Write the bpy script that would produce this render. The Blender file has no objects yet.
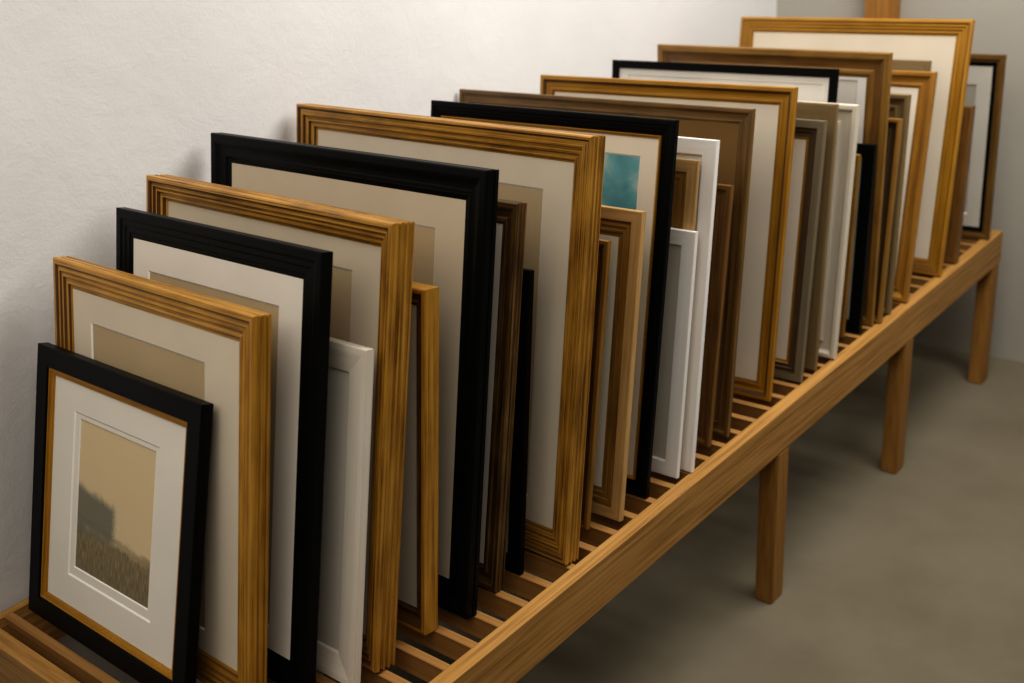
import bpy, bmesh, math, random
from mathutils import Vector, Matrix
C = bpy.context.scene.collection
SC = bpy.context.scene
R = math.radians
random.seed(4)

# ------------------------------------------------------------------ materials
def new_mat(name):
    m = bpy.data.materials.new(name); m.use_nodes = True
    nt = m.node_tree; nt.nodes.clear()
    out = nt.nodes.new('ShaderNodeOutputMaterial'); b = nt.nodes.new('ShaderNodeBsdfPrincipled')
    nt.links.new(b.outputs[0], out.inputs[0])
    return m, nt, b
def N(nt, t, **kw):
    n = nt.nodes.new(t)
    for k, v in kw.items():
        if k.startswith('i_'): n.inputs[k[2:].replace('_', ' ')].default_value = v
        else: setattr(n, k, v)
    return n
def ramp(nt, stops):
    r = nt.nodes.new('ShaderNodeValToRGB'); e = r.color_ramp.elements
    e[0].position, e[0].color = stops[0][0], (*stops[0][1], 1)
    e[1].position, e[1].color = stops[-1][0], (*stops[-1][1], 1)
    for p, c in stops[1:-1]:
        x = e.new(p); x.color = (*c, 1)
    return r
def coords(nt, kind, scale, rot=(0,0,0)):
    if kind == 'UV': s = N(nt, 'ShaderNodeUVMap').outputs[0]
    else: s = N(nt, 'ShaderNodeTexCoord').outputs[kind]
    mp = N(nt, 'ShaderNodeMapping'); mp.inputs['Scale'].default_value = scale; mp.inputs['Rotation'].default_value = rot
    nt.links.new(s, mp.inputs[0]); return mp.outputs[0]

def moulding_mat(name, stops, rough=.4, metal=0., u=5., v=420., bump=.25, detail=6., spec=.5):
    """stops: ramp of streak colours; streaks run along the length of each rail"""
    m, nt, b = new_mat(name)
    co = coords(nt, 'UV', (u, v, 1))
    n1 = N(nt, 'ShaderNodeTexNoise'); n1.inputs['Scale'].default_value = 1; n1.inputs['Detail'].default_value = detail; n1.inputs['Roughness'].default_value = .6
    nt.links.new(co, n1.inputs['Vector'])
    co2 = coords(nt, 'UV', (11, 30, 1))
    n2 = N(nt, 'ShaderNodeTexNoise'); n2.inputs['Scale'].default_value = 1; n2.inputs['Detail'].default_value = 4
    nt.links.new(co2, n2.inputs['Vector'])
    mx = N(nt, 'ShaderNodeMath', operation='MULTIPLY_ADD'); mx.inputs[1].default_value = .3
    ad = N(nt, 'ShaderNodeMath', operation='MULTIPLY'); ad.inputs[1].default_value = .7
    nt.links.new(n1.outputs[0], ad.inputs[0]); nt.links.new(n2.outputs[0], mx.inputs[0]); nt.links.new(ad.outputs[0], mx.inputs[2])
    r = ramp(nt, stops); nt.links.new(mx.outputs[0], r.inputs[0]); nt.links.new(r.outputs[0], b.inputs['Base Color'])
    bp = N(nt, 'ShaderNodeBump'); bp.inputs['Strength'].default_value = bump; bp.inputs['Distance'].default_value = .0012
    nt.links.new(n1.outputs[0], bp.inputs['Height']); nt.links.new(bp.outputs[0], b.inputs['Normal'])
    b.inputs['Roughness'].default_value = rough; b.inputs['Metallic'].default_value = metal
    b.inputs['Specular IOR Level'].default_value = spec
    return m
def wood_mat(name, axis, stops, rough=.5):
    m, nt, b = new_mat(name)
    sc = [110., 110., 110.]; sc[axis] = 3.5
    co = coords(nt, 'Object', sc)
    n1 = N(nt, 'ShaderNodeTexNoise'); n1.inputs['Scale'].default_value = 1; n1.inputs['Detail'].default_value = 7; n1.inputs['Roughness'].default_value = .6; n1.inputs['Distortion'].default_value = .6
    nt.links.new(co, n1.inputs['Vector'])
    r = ramp(nt, stops); nt.links.new(n1.outputs[0], r.inputs[0]); nt.links.new(r.outputs[0], b.inputs['Base Color'])
    bp = N(nt, 'ShaderNodeBump'); bp.inputs['Strength'].default_value = .18; bp.inputs['Distance'].default_value = .001
    nt.links.new(n1.outputs[0], bp.inputs['Height']); nt.links.new(bp.outputs[0], b.inputs['Normal'])
    b.inputs['Roughness'].default_value = rough; b.inputs['Specular IOR Level'].default_value = .3
    return m
def board_mat(name, col, rough=.9, var=.05):
    m, nt, b = new_mat(name)
    co = coords(nt, 'Object', (7, 7, 7))
    n1 = N(nt, 'ShaderNodeTexNoise'); n1.inputs['Scale'].default_value = 1; n1.inputs['Detail'].default_value = 5
    nt.links.new(co, n1.inputs['Vector'])
    r = ramp(nt, [(.25, tuple(c*(1-var) for c in col)), (.75, tuple(min(1, c*(1+var)) for c in col))])
    nt.links.new(n1.outputs[0], r.inputs[0]); nt.links.new(r.outputs[0], b.inputs['Base Color'])
    co2 = coords(nt, 'Object', (900, 900, 900))
    n2 = N(nt, 'ShaderNodeTexNoise'); n2.inputs['Scale'].default_value = 1
    nt.links.new(co2, n2.inputs['Vector'])
    bp = N(nt, 'ShaderNodeBump'); bp.inputs['Strength'].default_value = .08; bp.inputs['Distance'].default_value = .0005
    nt.links.new(n2.outputs[0], bp.inputs['Height']); nt.links.new(bp.outputs[0], b.inputs['Normal'])
    b.inputs['Roughness'].default_value = rough; b.inputs['Specular IOR Level'].default_value = .15
    return m

def plaster_mat(name, c0, c1, big=1.):
    m, nt, b = new_mat(name)
    co = coords(nt, 'Object', (1, 1, 1))
    f = N(nt, 'ShaderNodeTexNoise'); f.inputs['Scale'].default_value = 170; f.inputs['Detail'].default_value = 6; f.inputs['Roughness'].default_value = .65
    g = N(nt, 'ShaderNodeTexNoise'); g.inputs['Scale'].default_value = 7; g.inputs['Detail'].default_value = 9; g.inputs['Roughness'].default_value = .62; g.inputs['Distortion'].default_value = .3
    h = N(nt, 'ShaderNodeTexNoise'); h.inputs['Scale'].default_value = 2.2; h.inputs['Detail'].default_value = 4
    for n in (f, g, h): nt.links.new(co, n.inputs['Vector'])
    r = ramp(nt, [(.3, c0), (.7, c1)]); nt.links.new(h.outputs[0], r.inputs[0]); nt.links.new(r.outputs[0], b.inputs['Base Color'])
    b1 = N(nt, 'ShaderNodeBump'); b1.inputs['Strength'].default_value = .24*big; b1.inputs['Distance'].default_value = .016
    b2 = N(nt, 'ShaderNodeBump'); b2.inputs['Strength'].default_value = .33*big; b2.inputs['Distance'].default_value = .002
    nt.links.new(g.outputs[0], b1.inputs['Height']); nt.links.new(f.outputs[0], b2.inputs['Height'])
    nt.links.new(b1.outputs[0], b2.inputs['Normal']); nt.links.new(b2.outputs[0], b.inputs['Normal'])
    b.inputs['Roughness'].default_value = .95; b.inputs['Specular IOR Level'].default_value = .1
    return m
def concrete_mat(name):
    m, nt, b = new_mat(name)
    co = coords(nt, 'Object', (1, 1, 1))
    g = N(nt, 'ShaderNodeTexNoise'); g.inputs['Scale'].default_value = 3.2; g.inputs['Detail'].default_value = 9; g.inputs['Roughness'].default_value = .6
    f = N(nt, 'ShaderNodeTexNoise'); f.inputs['Scale'].default_value = 140; f.inputs['Detail'].default_value = 3
    nt.links.new(co, g.inputs['Vector']); nt.links.new(co, f.inputs['Vector'])
    r = ramp(nt, [(.28, (.135, .114, .076)), (.55, (.165, .141, .097)), (.78, (.185, .160, .113))])
    nt.links.new(g.outputs[0], r.inputs[0]); nt.links.new(r.outputs[0], b.inputs['Base Color'])
    bp = N(nt, 'ShaderNodeBump'); bp.inputs['Strength'].default_value = .12; bp.inputs['Distance'].default_value = .002
    nt.links.new(f.outputs[0], bp.inputs['Height']); nt.links.new(bp.outputs[0], b.inputs['Normal'])
    b.inputs['Roughness'].default_value = .8; b.inputs['Specular IOR Level'].default_value = .2
    return m

GOLD = [(.30, (.06, .021, .003)), (.42, (.31, .143, .016)), (.54, (.49, .248, .032)), (.75, (.64, .36, .065))]
M = {}
M['gold'] = moulding_mat('golden_wood', GOLD, .38, .15, u=4, v=330, bump=.3)
M['gold_streaked'] = moulding_mat('streaked_gold_wood', [(.36, (.030, .011, .002)), (.44, (.25, .112, .013)), (.54, (.45, .226, .030)), (.75, (.64, .36, .065))], .4, .1, u=3, v=430, bump=.45)
M['gold_soft'] = moulding_mat('soft_gold', [(.3, (.22, .093, .008)), (.5, (.40, .192, .016)), (.75, (.54, .285, .030))], .36, .15, u=4, v=160, bump=.1)
M['gold_groove_shade'] = moulding_mat('shaded_gold_groove', [(.35, (.045, .018, .003)), (.6, (.125, .054, .009)), (.8, (.22, .105, .018))], .5, 0, u=4, v=330, bump=.2)  # shade of the groove steps, painted as a darker gold
M['gold_brown'] = moulding_mat('brown_gold_wood', [(.32, (.09, .041, .007)), (.5, (.25, .128, .022)), (.75, (.37, .20, .042))], .42, 0, u=4, v=200, bump=.15)
M['black'] = moulding_mat('black_lacquer', [(.3, (.0022, .0027, .0026)), (.75, (.0045, .0052, .005))], .40, 0, u=6, v=260, bump=.10, spec=.10)
M['brown_dark'] = moulding_mat('dark_walnut', [(.36, (.014, .006, .002)), (.48, (.065, .032, .008)), (.58, (.18, .098, .026)), (.72, (.36, .21, .065))], .4, 0, u=3, v=430, bump=.45)
M['brown'] = moulding_mat('walnut', [(.32, (.06, .028, .006)), (.55, (.160, .083, .018)), (.78, (.25, .14, .036))], .42, 0, u=4, v=170, bump=.15)
M['brown_red'] = moulding_mat('warm_walnut', [(.32, (.07, .030, .006)), (.55, (.19, .088, .018)), (.78, (.30, .15, .036))], .42, 0, u=4, v=170, bump=.15)
M['oak'] = moulding_mat('light_oak', [(.3, (.36, .205, .070)), (.55, (.51, .32, .125)), (.78, (.62, .41, .18))], .5, 0, u=6, v=180, bump=.12, spec=.3)
M['white'] = moulding_mat('white_paint', [(.3, (.60, .535, .44)), (.7, (.72, .655, .56))], .5, 0, u=3, v=260, bump=.16, spec=.3)
M['white_smooth'] = moulding_mat('smooth_white_paint', [(.3, (.78, .745, .70)), (.7, (.86, .835, .80))], .45, 0, u=4, v=120, bump=.03, spec=.35)
M['taupe'] = moulding_mat('taupe_paint', [(.3, (.145, .115, .070)), (.7, (.215, .175, .115))], .5, 0, u=4, v=160, bump=.1, spec=.3)
M['tan'] = moulding_mat('tan_wood', [(.3, (.165, .110, .046)), (.7, (.25, .172, .080))], .55, 0, u=4, v=120, bump=.06, spec=.25)
M['amber'] = moulding_mat('amber_wood', [(.3, (.16, .066, .008)), (.5, (.33, .152, .019)), (.75, (.46, .235, .035))], .4, 0, u=4, v=160, bump=.1)
M['cream'] = moulding_mat('cream_paint', [(.3, (.56, .50, .40)), (.7, (.66, .60, .49))], .5, 0, u=4, v=120, bump=.03, spec=.3)
M['umber'] = moulding_mat('umber_wood', [(.32, (.045, .026, .011)), (.6, (.10, .062, .028)), (.8, (.17, .11, .055))], .45, 0, u=4, v=260, bump=.25)
M['mat_cream'] = board_mat('cream_mat_board', (.63, .55, .43))
M['mat_ivory_lit'] = board_mat('lit_ivory_mat_board', (.78, .70, .57))  # ivory, paler than cream: missing light on shadowed mats put into the colour
M['mat_warm'] = board_mat('warm_mat_board', (.56, .475, .355))
M['mat_white'] = board_mat('white_mat_board', (.72, .675, .60))
M['mat_bright'] = board_mat('bright_mat_board', (.80, .77, .71))
M['mat_grey'] = board_mat('grey_mat_board', (.52, .49, .42))
M['tan_board'] = board_mat('tan_backing_board', (.44, .335, .20))
M['umber_board'] = board_mat('umber_panel', (.195, .112, .038))
M['grey_board'] = board_mat('grey_backing_board', (.34, .31, .255))
M['core'] = board_mat('white_mat_core', (.86, .83, .76), var=.02)
M['back'] = board_mat('brown_backing', (.10, .06, .03))
BST = [(.32, (.23, .112, .026)), (.5, (.39, .204, .055)), (.70, (.50, .28, .088))]
for i, a in enumerate('xyz'): M['bench_'+a] = wood_mat('bench_oak_'+a, i, BST)
M['leg'] = wood_mat('leg_oak', 2, [(.28, (.21, .096, .020)), (.5, (.29, .142, .032)), (.75, (.37, .19, .048))])
M['slat'] = wood_mat('slat_oak', 0, [(.28, (.22, .105, .028)), (.5, (.31, .16, .048)), (.75, (.40, .22, .072))])
M['post'] = wood_mat('post_oak', 2, [(.28, (.24, .105, .022)), (.5, (.33, .155, .036)), (.75, (.40, .20, .05))])
M['plaster'] = plaster_mat('white_plaster', (.655, .64, .63), (.705, .69, .68))
M['plaster_end'] = plaster_mat('shaded_plaster', (.39, .365, .315), (.43, .405, .35), .3)  # same plaster as the left wall, its weaker light painted as grey
M['floor'] = concrete_mat('concrete')

def art_landscape():
    m, nt, b = new_mat('faded_landscape_print')
    uv = N(nt, 'ShaderNodeUVMap').outputs[0]
    sp = N(nt, 'ShaderNodeSeparateXYZ'); nt.links.new(uv, sp.inputs[0])
    def math_(op, a, c, d=None):
        n = N(nt, 'ShaderNodeMath', operation=op)
        for i, v in enumerate((a, c, d)):
            if v is None: continue
            if isinstance(v, (int, float)): n.inputs[i].default_value = v
            else: nt.links.new(v, n.inputs[i])
        return n.outputs[0]
    def noise(sc, det=6, rough=.6):
        mp = N(nt, 'ShaderNodeMapping'); mp.inputs['Scale'].default_value = sc; nt.links.new(uv, mp.inputs[0])
        n = N(nt, 'ShaderNodeTexNoise'); n.inputs['Scale'].default_value = 1; n.inputs['Detail'].default_value = det; n.inputs['Roughness'].default_value = rough
        nt.links.new(mp.outputs[0], n.inputs['Vector']); return n.outputs[0]
    def smooth(v, a, c):
        n = N(nt, 'ShaderNodeMapRange', interpolation_type='SMOOTHSTEP'); n.inputs['From Min'].default_value = a; n.inputs['From Max'].default_value = c
        nt.links.new(v, n.inputs['Value']); return n.outputs[0]
    def mix(f, a, c):
        n = N(nt, 'ShaderNodeMix', data_type='RGBA'); nt.links.new(f, n.inputs[0])
        for i, v in ((6, a), (7, c)):
            if isinstance(v, tuple): n.inputs[i].default_value = (*v, 1)
            else: nt.links.new(v, n.inputs[i])
        return n.outputs[2]
    u, v = sp.outputs[0], sp.outputs[1]
    wob = noise((5, 9, 1)); fine = noise((90, 14, 1), 5); fine2 = noise((40, 70, 1), 6, .7)
    # sky
    sky = mix(fine2, (.58, .455, .27), (.67, .535, .33))
    # ground: rises to the left, brown-grey with fine strokes
    hy = math_('ADD', math_('MULTIPLY_ADD', u, -.04, .33), math_('MULTIPLY', math_('SUBTRACT', wob, .5), .10))
    ground = mix(smooth(fine, .35, .7), (.15, .125, .075), (.33, .255, .14))
    gf = smooth(math_('SUBTRACT', hy, v), -.015, .05)
    col = mix(gf, sky, ground)
    # brown ridge line
    rid = smooth(math_('ABSOLUTE', math_('SUBTRACT', v, math_('ADD', math_('MULTIPLY_ADD', u, -.08, .36), math_('MULTIPLY', math_('SUBTRACT', wob, .5), .12))), 0), .03, .004)
    col = mix(math_('MULTIPLY', rid, math_('MULTIPLY', fine2, .9)), col, (.16, .11, .06))
    # blue-grey bluff on the left
    wx = math_('ADD', u, math_('MULTIPLY', math_('SUBTRACT', fine2, .5), .10))
    wy = math_('ADD', v, math_('MULTIPLY', math_('SUBTRACT', noise((8, 4, 1)), .5), .14))
    top = smooth(math_('SUBTRACT', math_('MULTIPLY_ADD', u, -.10, .58), wy), -.02, .05)
    bot = smooth(math_('SUBTRACT', wy, .25), -.04, .08)
    rt = smooth(wx, .55, .46)
    bf = math_('MULTIPLY', math_('MULTIPLY', top, bot), rt)
    col = mix(math_('MULTIPLY', bf, .92), col, mix(fine2, (.115, .12, .10), (.20, .19, .145)))
    # darker foot
    ft = smooth(v, .24, .0)
    col = mix(math_('MULTIPLY', ft, .3), col, (.13, .12, .08))
    nt.links.new(col, b.inputs['Base Color']); b.inputs['Roughness'].default_value = .85; b.inputs['Specular IOR Level'].default_value = .15
    return m
def art_sky():
    m, nt, b = new_mat('teal_cloud_print')
    uv = N(nt, 'ShaderNodeUVMap').outputs[0]
    mp = N(nt, 'ShaderNodeMapping'); mp.inputs['Scale'].default_value = (4.5, 3.5, 1); nt.links.new(uv, mp.inputs[0])
    n = N(nt, 'ShaderNodeTexNoise'); n.inputs['Scale'].default_value = 1; n.inputs['Detail'].default_value = 7; n.inputs['Distortion'].default_value = .5
    nt.links.new(mp.outputs[0], n.inputs['Vector'])
    r = ramp(nt, [(.38, (.10, .29, .33)), (.48, (.15, .37, .41)), (.56, (.27, .45, .44)), (.66, (.50, .58, .51))])
    nt.links.new(n.outputs[0], r.inputs[0]); nt.links.new(r.outputs[0], b.inputs['Base Color'])
    b.inputs['Roughness'].default_value = .6; b.inputs['Specular IOR Level'].default_value = .2
    return m
M['landscape'] = art_landscape(); M['teal'] = art_sky()

# ------------------------------------------------------------------ mesh helpers
def link(name, bm, mats, parent=None, smooth=False):
    bmesh.ops.recalc_face_normals(bm, faces=bm.faces)
    me = bpy.data.meshes.new(name); bm.to_mesh(me); bm.free()
    for m in (mats if isinstance(mats, (list, tuple)) else [mats]): me.materials.append(m)
    if smooth:
        for p in me.polygons: p.use_smooth = True
    o = bpy.data.objects.new(name, me); C.objects.link(o)
    if parent: o.parent = parent
    return o
def box_bm(x0, x1, y0, y1, z0, z1, bevel=0., bm=None):
    bm = bm or bmesh.new()
    r = bmesh.ops.create_cube(bm, size=1.0)
    for v in r['verts']:
        v.co = Vector((x0+(v.co.x+.5)*(x1-x0), y0+(v.co.y+.5)*(y1-y0), z0+(v.co.z+.5)*(z1-z0)))
    if bevel:
        es = list({e for v in r['verts'] for e in v.link_edges})
        bmesh.ops.bevel(bm, geom=es, offset=bevel, segments=2, profile=.7, affect='EDGES')
    return bm

# cross-sections: (t, d) t = inward from outer edge (0..1 of stile width), d = depth from the front (0..1 of the recess)
PROFILES = {
 'gold':    [(.0, .30), (.03, .08), (.09, .0), (.20, .0), (.25, .10), (.27, .30), (.33, .33), (.36, .20), (.42, .20), (.46, .45), (.52, .50), (.55, .36), (.61, .36), (.66, .66), (.74, .70), (.78, .60), (.84, .62), (.88, .92), (1, 1)],
 'gold_wide': [(.0, .28), (.02, .08), (.06, .0), (.13, .0), (.17, .08), (.20, .22), (.34, .26), (.37, .16), (.43, .18), (.46, .42), (.56, .50), (.60, .40), (.66, .42), (.69, .70), (.80, .74), (.84, .66), (.89, .70), (.92, .95), (1, 1)],
 'black':   [(.0, .25), (.04, .06), (.10, .0), (.30, .0), (.35, .12), (.38, .32), (.56, .36), (.60, .55), (.80, .62), (.84, .85), (.92, .88), (1, 1)],
 'black_cove': [(.0, .25), (.03, .05), (.08, .0), (.26, .02), (.34, .12), (.42, .32), (.52, .48), (.64, .55), (.70, .50), (.78, .54), (.84, .80), (1, 1)],
 'flat':    [(.0, .18), (.03, .04), (.06, .0), (.90, .0), (.94, .04), (1, .6), (1, 1)],
 'bevel':   [(.0, .22), (.02, .05), (.05, .0), (.22, .0), (.28, .04), (.92, .62), (.95, .70), (1, 1)],
 'cove':    [(.0, .25), (.03, .05), (.08, .0), (.24, .0), (.30, .12), (.33, .35), (.42, .62), (.55, .80), (.68, .84), (.73, .66), (.80, .60), (.88, .66), (.92, .95), (1, 1)],
 'oak_step': [(.0, .12), (.02, .03), (.05, .0), (.38, .0), (.41, .05), (.42, .5), (.52, .55), (.55, .42), (.62, .42), (.66, .72), (.74, .75), (.77, .66), (.84, .68), (.88, .95), (1, 1)],
 'tray':    [(.0, .25), (.03, .06), (.08, .0), (.20, .0), (.26, .10), (.30, .75), (.36, .95), (.70, 1.), (.76, .90), (.80, .45), (.86, .36), (.94, .38), (.98, .5), (1, 1)],
}
def moulding_bm(w, h, sw, rd, th, style, groove=None, dark_from=None, reeds=0):
    """four mitred rails swept round a w x h rectangle; local x across, z up, y back. UV = metres along / round."""
    pts = [(t*sw, d*rd) for t, d in PROFILES[style]]
    side = [(.0022, th), (0., th-.003)]
    if reeds:
        z0 = pts[0][1]; L = th-.003-z0
        for k in range(reeds):
            a = th-.003-L*(k+.55)/(reeds+.4)
            side += [(0, a+L*.10), (.0022, a+L*.05), (.0022, a-L*.03), (0, a-L*.08)]
    prof = side + pts + [(sw, min(rd+.004, th-.001)), (sw, th)]
    per = [0.]
    for a, b in zip(prof, prof[1:]): per.append(per[-1]+math.hypot(b[0]-a[0], b[1]-a[1]))
    bm = bmesh.new(); uvl = bm.loops.layers.uv.new('UVMap')
    off = random.random()*50
    sides = [  # (start corner fn, end corner fn)
        (lambda t: (-w/2+t, h-t), lambda t: (w/2-t, h-t)),
        (lambda t: (w/2-t, h-t), lambda t: (w/2-t, t)),
        (lambda t: (w/2-t, t), lambda t: (-w/2+t, t)),
        (lambda t: (-w/2+t, t), lambda t: (-w/2+t, h-t))]
    for si, (fa, fb) in enumerate(sides):
        va, vb = [], []
        for t, d in prof:
            a, b = fa(t), fb(t)
            va.append(bm.verts.new((a[0], d, a[1]))); vb.append(bm.verts.new((b[0], d, b[1])))
        L = h if si % 2 else w
        n = len(prof)
        for i in range(n):
            j = (i+1) % n
            f = bm.faces.new((va[i], va[j], vb[j], vb[i]))
            pi, pj = per[i], (per[j] if j else per[-1]+.03)
            for l, (uu, vv) in zip(f.loops, ((0, pi), (0, pj), (L, pj), (L, pi))):
                l[uvl].uv = (uu+off+si*7.3, vv+off*.1+si*.37)
            if dark_from is not None and i >= len(side):
                tt = (prof[i][0]+prof[j][0])/2/sw
                for a, idx in dark_from:
                    if tt >= a: f.material_index = idx
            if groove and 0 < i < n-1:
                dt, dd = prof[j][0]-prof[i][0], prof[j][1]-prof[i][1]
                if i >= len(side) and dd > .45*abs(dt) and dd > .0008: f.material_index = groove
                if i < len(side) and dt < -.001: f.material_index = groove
    bmesh.ops.remove_doubles(bm, verts=bm.verts, dist=1e-6)
    return bm
def rect_face(bm, x0, x1, z0, z1, y, mi=0):
    uvl = bm.loops.layers.uv.verify()
    f = bm.faces.new([bm.verts.new(c) for c in ((x0, y, z0), (x1, y, z0), (x1, y, z1), (x0, y, z1))])
    for l, c in zip(f.loops, ((0, 0), (1, 0), (1, 1), (0, 1))): l[uvl].uv = c
    f.material_index = mi
    return f
def mat_bm(x0, x1, z0, z1, y, win=None, bevel=.0028):
    """mat board: a sheet with an optional window cut at 45 degrees (material 1 = white core)"""
    bm = bmesh.new()
    th = .0022
    if not win:
        return box_bm(x0, x1, y, y+th, z0, z1, 0, bm)
    a, b, c, d = win     # x0 x1 z0 z1
    o = [(x0, z0), (x1, z0), (x1, z1), (x0, z1)]; i = [(a, c), (b, c), (b, d), (a, d)]
    k = bevel; i2 = [(a+k, c+k), (b-k, c+k), (b-k, d-k), (a+k, d-k)]
    vo = [bm.verts.new((p[0], y, p[1])) for p in o]; vi = [bm.verts.new((p[0], y, p[1])) for p in i]
    v2 = [bm.verts.new((p[0], y+th, p[1])) for p in i2]; vb = [bm.verts.new((p[0], y+th, p[1])) for p in o]
    for q in range(4):
        r = (q+1) % 4
        bm.faces.new((vo[q], vo[r], vi[r], vi[q]))
        f = bm.faces.new((vi[q], vi[r], v2[r], v2[q])); f.material_index = 1
        bm.faces.new((v2[q], v2[r], vb[r], vb[q])); bm.faces.new((vb[q], vb[r], vo[r], vo[q]))
    return bm

H_TOP = .420      # top of the slats
def frame(x, y, yaw, lean, w, h, th, label, style='gold', mat='gold', sw=.04, rd=.012, board='mat_cream', win=None,
          backing='tan_board', fillet=None, dark=None, inner=None, reeds=0, art=None):
    """x, y: front bottom right corner; the lower back edge rests on the slats. win = (left, right, bottom, top) in metres from the frame's left/bottom edge"""
    la, ya = R(lean), R(yaw)
    e = bpy.data.objects.new('picture_frame', None); C.objects.link(e)
    e.empty_display_size = .05
    e.location = (x-w/2*math.cos(ya), y-w/2*math.sin(ya), H_TOP+th*math.sin(la))
    e.rotation_euler = (Matrix.Rotation(ya, 3, 'Z') @ Matrix.Rotation(-la, 3, 'X')).to_euler()
    e['label'] = label; e['category'] = 'picture frame'; e['group'] = 'picture frames leaning on the slatted bench'
    rd = min(rd, th-.006)
    mats = [M[mat]] + [M[k] for k in (inner or [])]
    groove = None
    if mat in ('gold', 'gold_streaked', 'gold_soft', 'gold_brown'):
        mats.append(M['gold_groove_shade']); groove = len(mats)-1
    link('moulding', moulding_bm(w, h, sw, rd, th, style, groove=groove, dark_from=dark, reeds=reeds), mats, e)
    ix0, ix1, iz0, iz1 = -w/2+sw, w/2-sw, sw, h-sw
    my = rd
    if fillet:
        fw, fm, fstyle = fillet
        bm = moulding_bm(ix1-ix0+.002, iz1-iz0+.002, fw, .006, .009, fstyle)
        o = link('fillet', bm, M[fm], e); o.location = (0, rd-.007, iz0-.001)
        o['label'] = 'thin golden inner edge'
        ix0 += fw-.001; ix1 -= fw-.001; iz0 += fw-.001; iz1 -= fw-.001
    x0, x1, z0, z1 = ix0-.002, ix1+.002, iz0-.002, iz1+.002
    if win: W_ = (win[0]-w/2, win[1]-w/2, win[2], win[3])
    mb = link('mat_board', mat_bm(x0, x1, z0, z1, my, W_ if win else None), [M[board], M['core']], e)
    yb = my+.0024
    if art:
        kind, awin = art
        if awin:      # second, inner mat
            A_ = (awin[0]-w/2, awin[1]-w/2, awin[2], awin[3])
            link('inner_mat', mat_bm(W_[0]-.006, W_[1]+.006, W_[2]-.006, W_[3]+.006, yb, A_, .0015), [M['mat_white'], M['core']], mb)
            yb += .0024; W_ = A_
        bm = bmesh.new(); rect_face(bm, W_[0]-.001, W_[1]+.001, W_[2]-.001, W_[3]+.001, yb)
        o = link('print', bm, M[kind], mb)
        o['label'] = {'landscape': 'faded print of a grey bluff under an ochre sky', 'teal': 'teal print with pale clouds'}[kind]
        yb += .0004
    elif win:
        link('inset_board', box_bm(W_[0]-.004, W_[1]+.004, yb, yb+.0012, W_[2]-.004, W_[3]+.004), M[backing], mb)
        yb += .0013
    yb = max(yb, th-.006); th = max(th, yb+.0012)
    link('backing_panel', box_bm(x0, x1, yb, th-.0005, z0, z1), M['back'], e)
    return e

# ------------------------------------------------------------------ the setting
def struct(name, bm, mat):
    o = link(name, bm, mat); o['kind'] = 'structure'; return o
EY = 3.515
FZ = -.052      # floor level
struct('floor', box_bm(-.20, 5.2, -2.2, EY+.15, FZ-.10, FZ), M['floor'])
struct('wall_left', box_bm(-.16, -.012, -2.2, EY+.15, FZ, 2.9), M['plaster'])
struct('wall_end', box_bm(-.012, 5.2, EY, EY+.15, FZ, 2.9), M['plaster_end'])
post = link('wooden_post', box_bm(.318, .412, EY-.056, EY-.001, FZ, 2.9, .006), M['post'])
post['label'] = 'square brown wooden post standing against the far end wall behind the bench'; post['category'] = 'post'

# ------------------------------------------------------------------ the bench
BW, BY0, BY1, BH, RH = .810, .5395, 3.392, .42, .099
bench = bpy.data.objects.new('slatted_bench', None); C.objects.link(bench)
bench.location = (.405, (BY0+BY1)/2, FZ)
bench['label'] = 'long low oak slatted bench along the white wall carrying all the frames'; bench['category'] = 'bench'
def bpart(name, bm, mat, piv):
    bmesh.ops.translate(bm, verts=bm.verts, vec=-Vector(piv))
    o = link(name, bm, mat, bench); o.location = Vector(piv)-bench.location; return o
bpart('side_rail', box_bm(BW-.031, BW, BY0, BY1, BH-RH, BH, .0025), M['bench_y'], (BW, (BY0+BY1)/2, BH))
bpart('side_rail', box_bm(0, .020, BY0, BY1, BH-RH, BH, .002), M['bench_y'], (0, (BY0+BY1)/2, BH))
bpart('end_rail', box_bm(.020, BW-.031, BY0, BY0+.030, BH-RH, BH, .002), M['bench_x'], (BW/2, BY0, BH))
bpart('end_rail', box_bm(.020, BW-.031, BY1-.030, BY1, BH-RH, BH, .002), M['bench_x'], (BW/2, BY1, BH))
slat0 = None
k = 0
while True:
    yc = .5985+k*.0658
    if yc > BY1-.045: break
    if slat0 is None:
        slat0 = bpart('slat', box_bm(.020, BW-.031, yc-.0085, yc+.0085, H_TOP-.042, H_TOP, .0015), M['slat'], (BW/2, yc, H_TOP))
    else:
        s = slat0.copy(); C.objects.link(s); s.parent = bench; s.location = Vector((BW/2, yc, H_TOP))-bench.location
    k += 1
def leg(y, right):
    bm = bmesh.new()
    d = .055
    if right: top, bot = (.766, .810), (.770, .814)
    else: top, bot = (.004, .046), (.004, .046)
    z = BH-RH
    vs = []
    for (x0, x1), zz in ((bot, FZ), (top, z)):
        q = y+(.036 if zz > 0 else 0)      # the legs rake slightly along the bench
        vs.append([bm.verts.new(c) for c in ((x0, q, zz), (x1, q, zz), (x1, q+d, zz), (x0, q+d, zz))])
    bm.faces.new(vs[0][::-1]); bm.faces.new(vs[1])
    for i in range(4):
        j = (i+1) % 4; bm.faces.new((vs[0][i], vs[0][j], vs[1][j], vs[1][i]))
    bmesh.ops.bevel(bm, geom=[e for e in bm.edges], offset=.003, segments=2, affect='EDGES')
    bpart('leg', bm, M['leg'], (top[0], y, z))
for y in (.575, 1.925, 2.630, 3.290):
    leg(y, True); leg(y, False)

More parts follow.
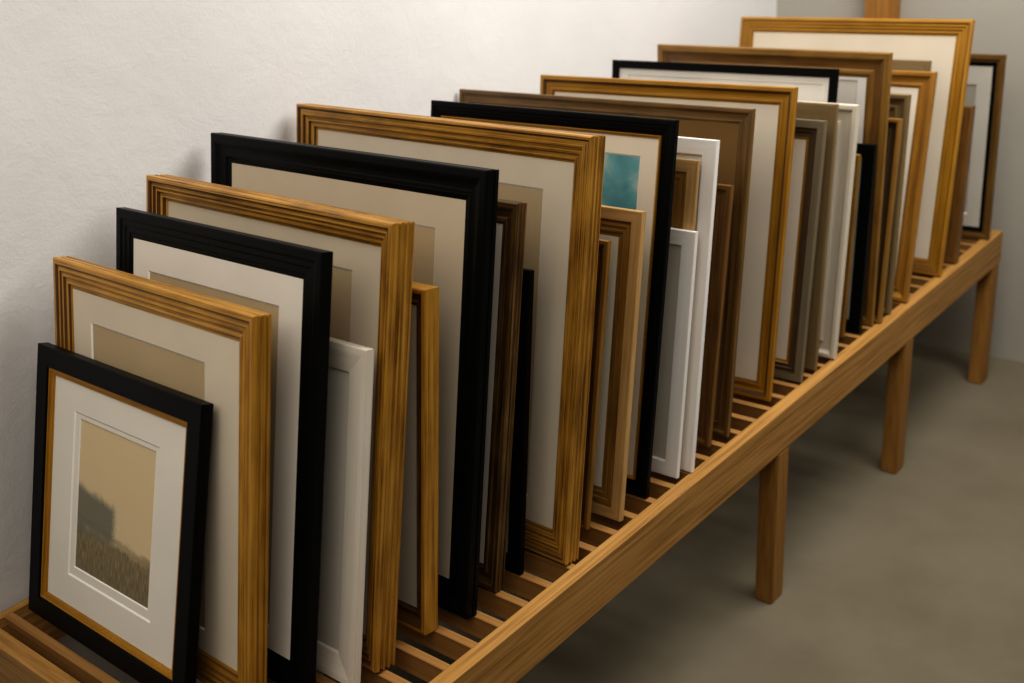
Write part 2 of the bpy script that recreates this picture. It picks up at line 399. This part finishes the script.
# ------------------------------------------------------------------ the frames, front to back
frame(0.517, 0.618, -0.65, 16.71, 0.472, 0.482, 0.022, 'small flat black frame at the front with gilt inner edge and faded landscape print',
      'flat', 'black', .036, .010, 'mat_white', (.110, .358, .100, .388), fillet=(.012, 'gold_soft', 'gold'), art=('landscape', (.124, .346, .117, .378)))
frame(0.608, 0.674, -1.35, 12.50, 0.556, 0.613, 0.033, 'golden stepped frame directly behind the small black frame with the landscape print',
      'gold', 'gold', .047, .011, 'mat_cream', (.102, .424, .082, .518), reeds=2)
frame(0.653, 0.744, -0.80, 13.80, 0.531, 0.689, 0.022, 'black stepped frame with pale mat, between the two front golden frames',
      'black', 'black', .046, .006, 'mat_white', (.089, .432, .082, .595))
frame(0.697, 0.803, -0.30, 13.38, 0.300, 0.537, 0.017, 'small white-washed wooden frame tucked behind the second black frame',
      'bevel', 'white', .045, .009, 'mat_grey', (.075, .206, .083, .463), backing='grey_board')
frame(0.703, 0.843, -2.10, 12.72, 0.647, 0.705, 0.046, 'golden reeded frame with tan mat, right behind the small white-washed frame',
      'gold', 'gold_streaked', .042, .020, 'mat_warm', (.11, .541, .085, .619), reeds=3)
frame(0.699, 0.961, -0.06, 9.34, 0.300, 0.578, 0.034, 'narrow golden frame with dark inner moulding, leaning in front of the big stepped black frame',
      'cove', 'gold', .032, .017, 'mat_grey', dark=[(.30, 1)], inner=['brown_dark'])
frame(0.728, 1.029, -1.30, 12.00, 0.708, 0.741, 0.03, 'large black frame with grooved double edge, just in front of the tallest streaked golden frame',
      'black_cove', 'black', .052, .012, 'mat_warm', (.12, .593, .10, .638), reeds=1)
frame(0.719, 1.115, -0.31, 12.64, 0.350, 0.667, 0.026, 'dark brown streaked frame showing right behind the large grooved black frame',
      'cove', 'brown_dark', .038, .011, 'mat_white', reeds=2)
frame(0.719, 1.182, -0.12, 10.13, 0.300, 0.544, 0.014, 'slim plain black frame against the tan-windowed mat of the tallest streaked golden frame',
      'flat', 'black', .030, .007, 'mat_grey')
frame(0.773, 1.243, -2.45, 11.06, 0.763, 0.747, 0.040, 'largest near golden frame with dark streaked side and tan-windowed cream mat',
      'gold_wide', 'gold_streaked', .048, .019, 'mat_cream', (.12, .652, .092, .649), reeds=3)
frame(0.732, 1.363, -0.33, 12.27, 0.300, 0.540, 0.014, 'thin dark-sided gilt frame in front of the light oak frame',
      'cove', 'gold_brown', .030, .008, 'mat_cream', dark=[(.30, 1)], inner=['brown_dark'])
frame(0.768, 1.417, -0.28, 11.63, 0.320, 0.581, 0.017, 'light oak frame with brown stepped inner moulding, below the teal print',
      'oak_step', 'oak', .052, .010, 'mat_ivory_lit', dark=[(.41, 1)], inner=['gold_brown'])
frame(0.763, 1.513, -0.30, 11.72, 0.605, 0.719, 0.015, 'large black frame with thin gilt inner line around a teal print',
      'black', 'black', .031, .008, 'mat_ivory_lit', (.10, .531, .30, .649), fillet=(.006, 'gold_soft', 'bevel'), art=('teal', None))
frame(0.772, 1.610, -0.23, 10.84, 0.260, 0.493, 0.013, 'smaller plain white frame in front of the taller white frame',
      'flat', 'white_smooth', .031, .006, 'mat_grey')
frame(0.758, 1.628, -0.10, 10.45, 0.340, 0.621, 0.011, 'pale oak frame with ribbed brown inner, between large black and tall white frames',
      'oak_step', 'oak', .060, .006, 'umber_board', dark=[(.38, 1)], inner=['gold_brown'])
frame(0.784, 1.645, -0.20, 10.51, 0.400, 0.656, 0.015, 'taller plain white frame behind the smaller white frame',
      'flat', 'white_smooth', .031, .007, 'mat_bright')
frame(0.760, 1.752, -0.27, 11.12, 0.340, 0.542, 0.015, 'brown ribbed frame standing beside the tall white frame, lower than the dark walnut one behind',
      'cove', 'brown_red', .036, .008, 'umber_board')
frame(0.771, 1.810, 0.28, 9.91, 0.771, 0.679, 0.015, 'wide dark walnut frame with brown inner panel, behind the teal print frame',
      'cove', 'brown', .032, .008, 'umber_board')
frame(0.765, 2.004, 1.43, 10.01, 0.663, 0.683, 0.016, 'bright golden frame with plain cream mat in the middle of the row',
      'cove', 'gold_soft', .039, .010, 'mat_ivory_lit', reeds=1)
frame(0.779, 2.126, -0.16, 9.77, 0.380, 0.590, 0.016, 'taupe-edged frame with umber moulding and thin gilt inner line, beside the bright golden frame',
      'oak_step', 'taupe', .044, .009, 'mat_ivory_lit', dark=[(.38, 1), (.84, 2)], inner=['umber', 'gold_soft'])
frame(0.779, 2.200, 0.01, 7.80, 0.420, 0.612, 0.014, 'flat tan frame between the taupe-edged frame and the cream tray frame',
      'flat', 'tan', .075, .007, 'mat_grey')
frame(0.789, 2.279, -0.06, 8.68, 0.420, 0.594, 0.018, 'cream white tray frame with deep channel, right of the flat tan frame',
      'tray', 'cream', .050, .012, 'mat_bright')
frame(0.720, 2.321, 0.67, 8.00, 0.619, 0.663, 0.012, 'slim black frame with bright double mat, behind the bright golden frame',
      'flat', 'black', .020, .006, 'mat_bright', (.042, .585, .06, .628), backing='mat_bright')
frame(0.749, 2.412, -1.80, 7.55, 0.300, 0.451, 0.014, 'thin brown strip frame in front of the small black frame far along the bench',
      'flat', 'gold_brown', .022, .008, 'umber_board')
frame(0.773, 2.452, 0.72, 6.98, 0.300, 0.466, 0.020, 'small black frame beside the thin brown strip frame, far along the bench',
      'flat', 'black', .030, .008, 'mat_grey')
frame(0.781, 2.512, -1.05, 4.04, 0.651, 0.672, 0.014, 'wide brown frame with deep dark cove and white double mat in the far half',
      'cove', 'gold_brown', .060, .008, 'mat_bright', (.085, .570, .08, .605), backing='mat_white', dark=[(.30, 1), (.70, 0)], inner=['brown_red'])
frame(0.791, 2.538, -0.04, 8.41, 0.320, 0.509, 0.018, 'small umber frame with pale tan edge, lowest behind the wide coved brown frame',
      'cove', 'gold_brown', .036, .010, 'umber_board', dark=[(.28, 1)], inner=['umber'])
frame(0.787, 2.603, 0.11, 6.56, 0.360, 0.555, 0.018, 'tan frame with brown panel, second of the two small ones before the orange-brown frame',
      'cove', 'tan', .040, .010, 'umber_board')
frame(0.793, 2.697, -0.43, 11.27, 0.420, 0.590, 0.018, 'orange-brown frame with cream mat leaning in front of the big far golden frame',
      'cove', 'amber', .042, .010, 'mat_ivory_lit')
frame(0.720, 2.883, -0.00, 8.00, 0.450, 0.583, 0.018, 'beige flat frame peeking over the orange-brown frame',
      'flat', 'tan', .030, .008, 'mat_warm')
frame(0.797, 2.922, 0.81, 11.28, 0.678, 0.683, 0.016, 'biggest far golden frame with plain cream mat, tallest at the end of the row',
      'gold', 'gold_soft', .043, .010, 'mat_cream', reeds=1)
frame(0.795, 3.039, 0.11, 6.80, 0.350, 0.437, 0.030, 'plain brown frame with thick side, behind the biggest far golden frame',
      'flat', 'brown_red', .050, .010, 'umber_board')
frame(0.803, 3.286, 0.74, 2.44, 0.400, 0.538, 0.014, 'last frame at the end of the bench, brown with black inner lip and grey-white mat',
      'oak_step', 'brown', .034, .008, 'mat_grey', (.07, .327, .07, .452), backing='grey_board', dark=[(.60, 1)], inner=['black'])

# ------------------------------------------------------------------ camera
f_, yaw, pit, rol = 1156.256, .725452, .393633, -.090588
cx, sx, cp, sp_ = math.cos(yaw), math.sin(yaw), math.cos(pit), math.sin(pit)
F = Vector((-sx*cp, cx*cp, -sp_)); r0 = Vector((cx, sx, 0)); u0 = r0.cross(F)
cr, sr = math.cos(rol), math.sin(rol)
Rt, Up = cr*r0+sr*u0, -sr*r0+cr*u0
cd = bpy.data.cameras.new('camera'); cam = bpy.data.objects.new('camera', cd); C.objects.link(cam)
mw = Matrix((Rt, Up, -F)).transposed().to_4x4(); mw.translation = Vector((1.874419, -.084991, 1.578398))
cam.matrix_world = mw
cd.sensor_width = 36; cd.lens = f_/1024*36; cd.clip_start = .05
cd.dof.use_dof = True; cd.dof.focus_distance = 1.95; cd.dof.aperture_fstop = 3.2
SC.camera = cam

# ------------------------------------------------------------------ light
def area(name, loc, target, sx_, sy_, power, col):
    l = bpy.data.lights.new(name, 'AREA'); l.shape = 'RECTANGLE'; l.size = sx_; l.size_y = sy_; l.energy = power; l.color = col
    o = bpy.data.objects.new(name, l); C.objects.link(o); o.location = loc
    o.rotation_euler = (Vector(target)-Vector(loc)).to_track_quat('-Z', 'Y').to_euler(); return o
area('ceiling_panel_light', (1.30, 2.5, 2.60), (.20, 1.9, .7), 1.3, 1.3, 60, (1, .965, .925))
area('fill_light', (1.20, -.2, 2.95), (.45, 1.5, .55), 2.8, 2.2, 45, (1, .93, .83))  # added fill with no visible source, brightens the mats from above the camera
w = bpy.data.worlds.new('world'); SC.world = w; w.use_nodes = True
w.node_tree.nodes['Background'].inputs[0].default_value = (1, .93, .84, 1)
w.node_tree.nodes['Background'].inputs[1].default_value = .035
SC.view_settings.view_transform = 'Standard'
SC.view_settings.look = 'Medium High Contrast'
SC.view_settings.exposure = 0
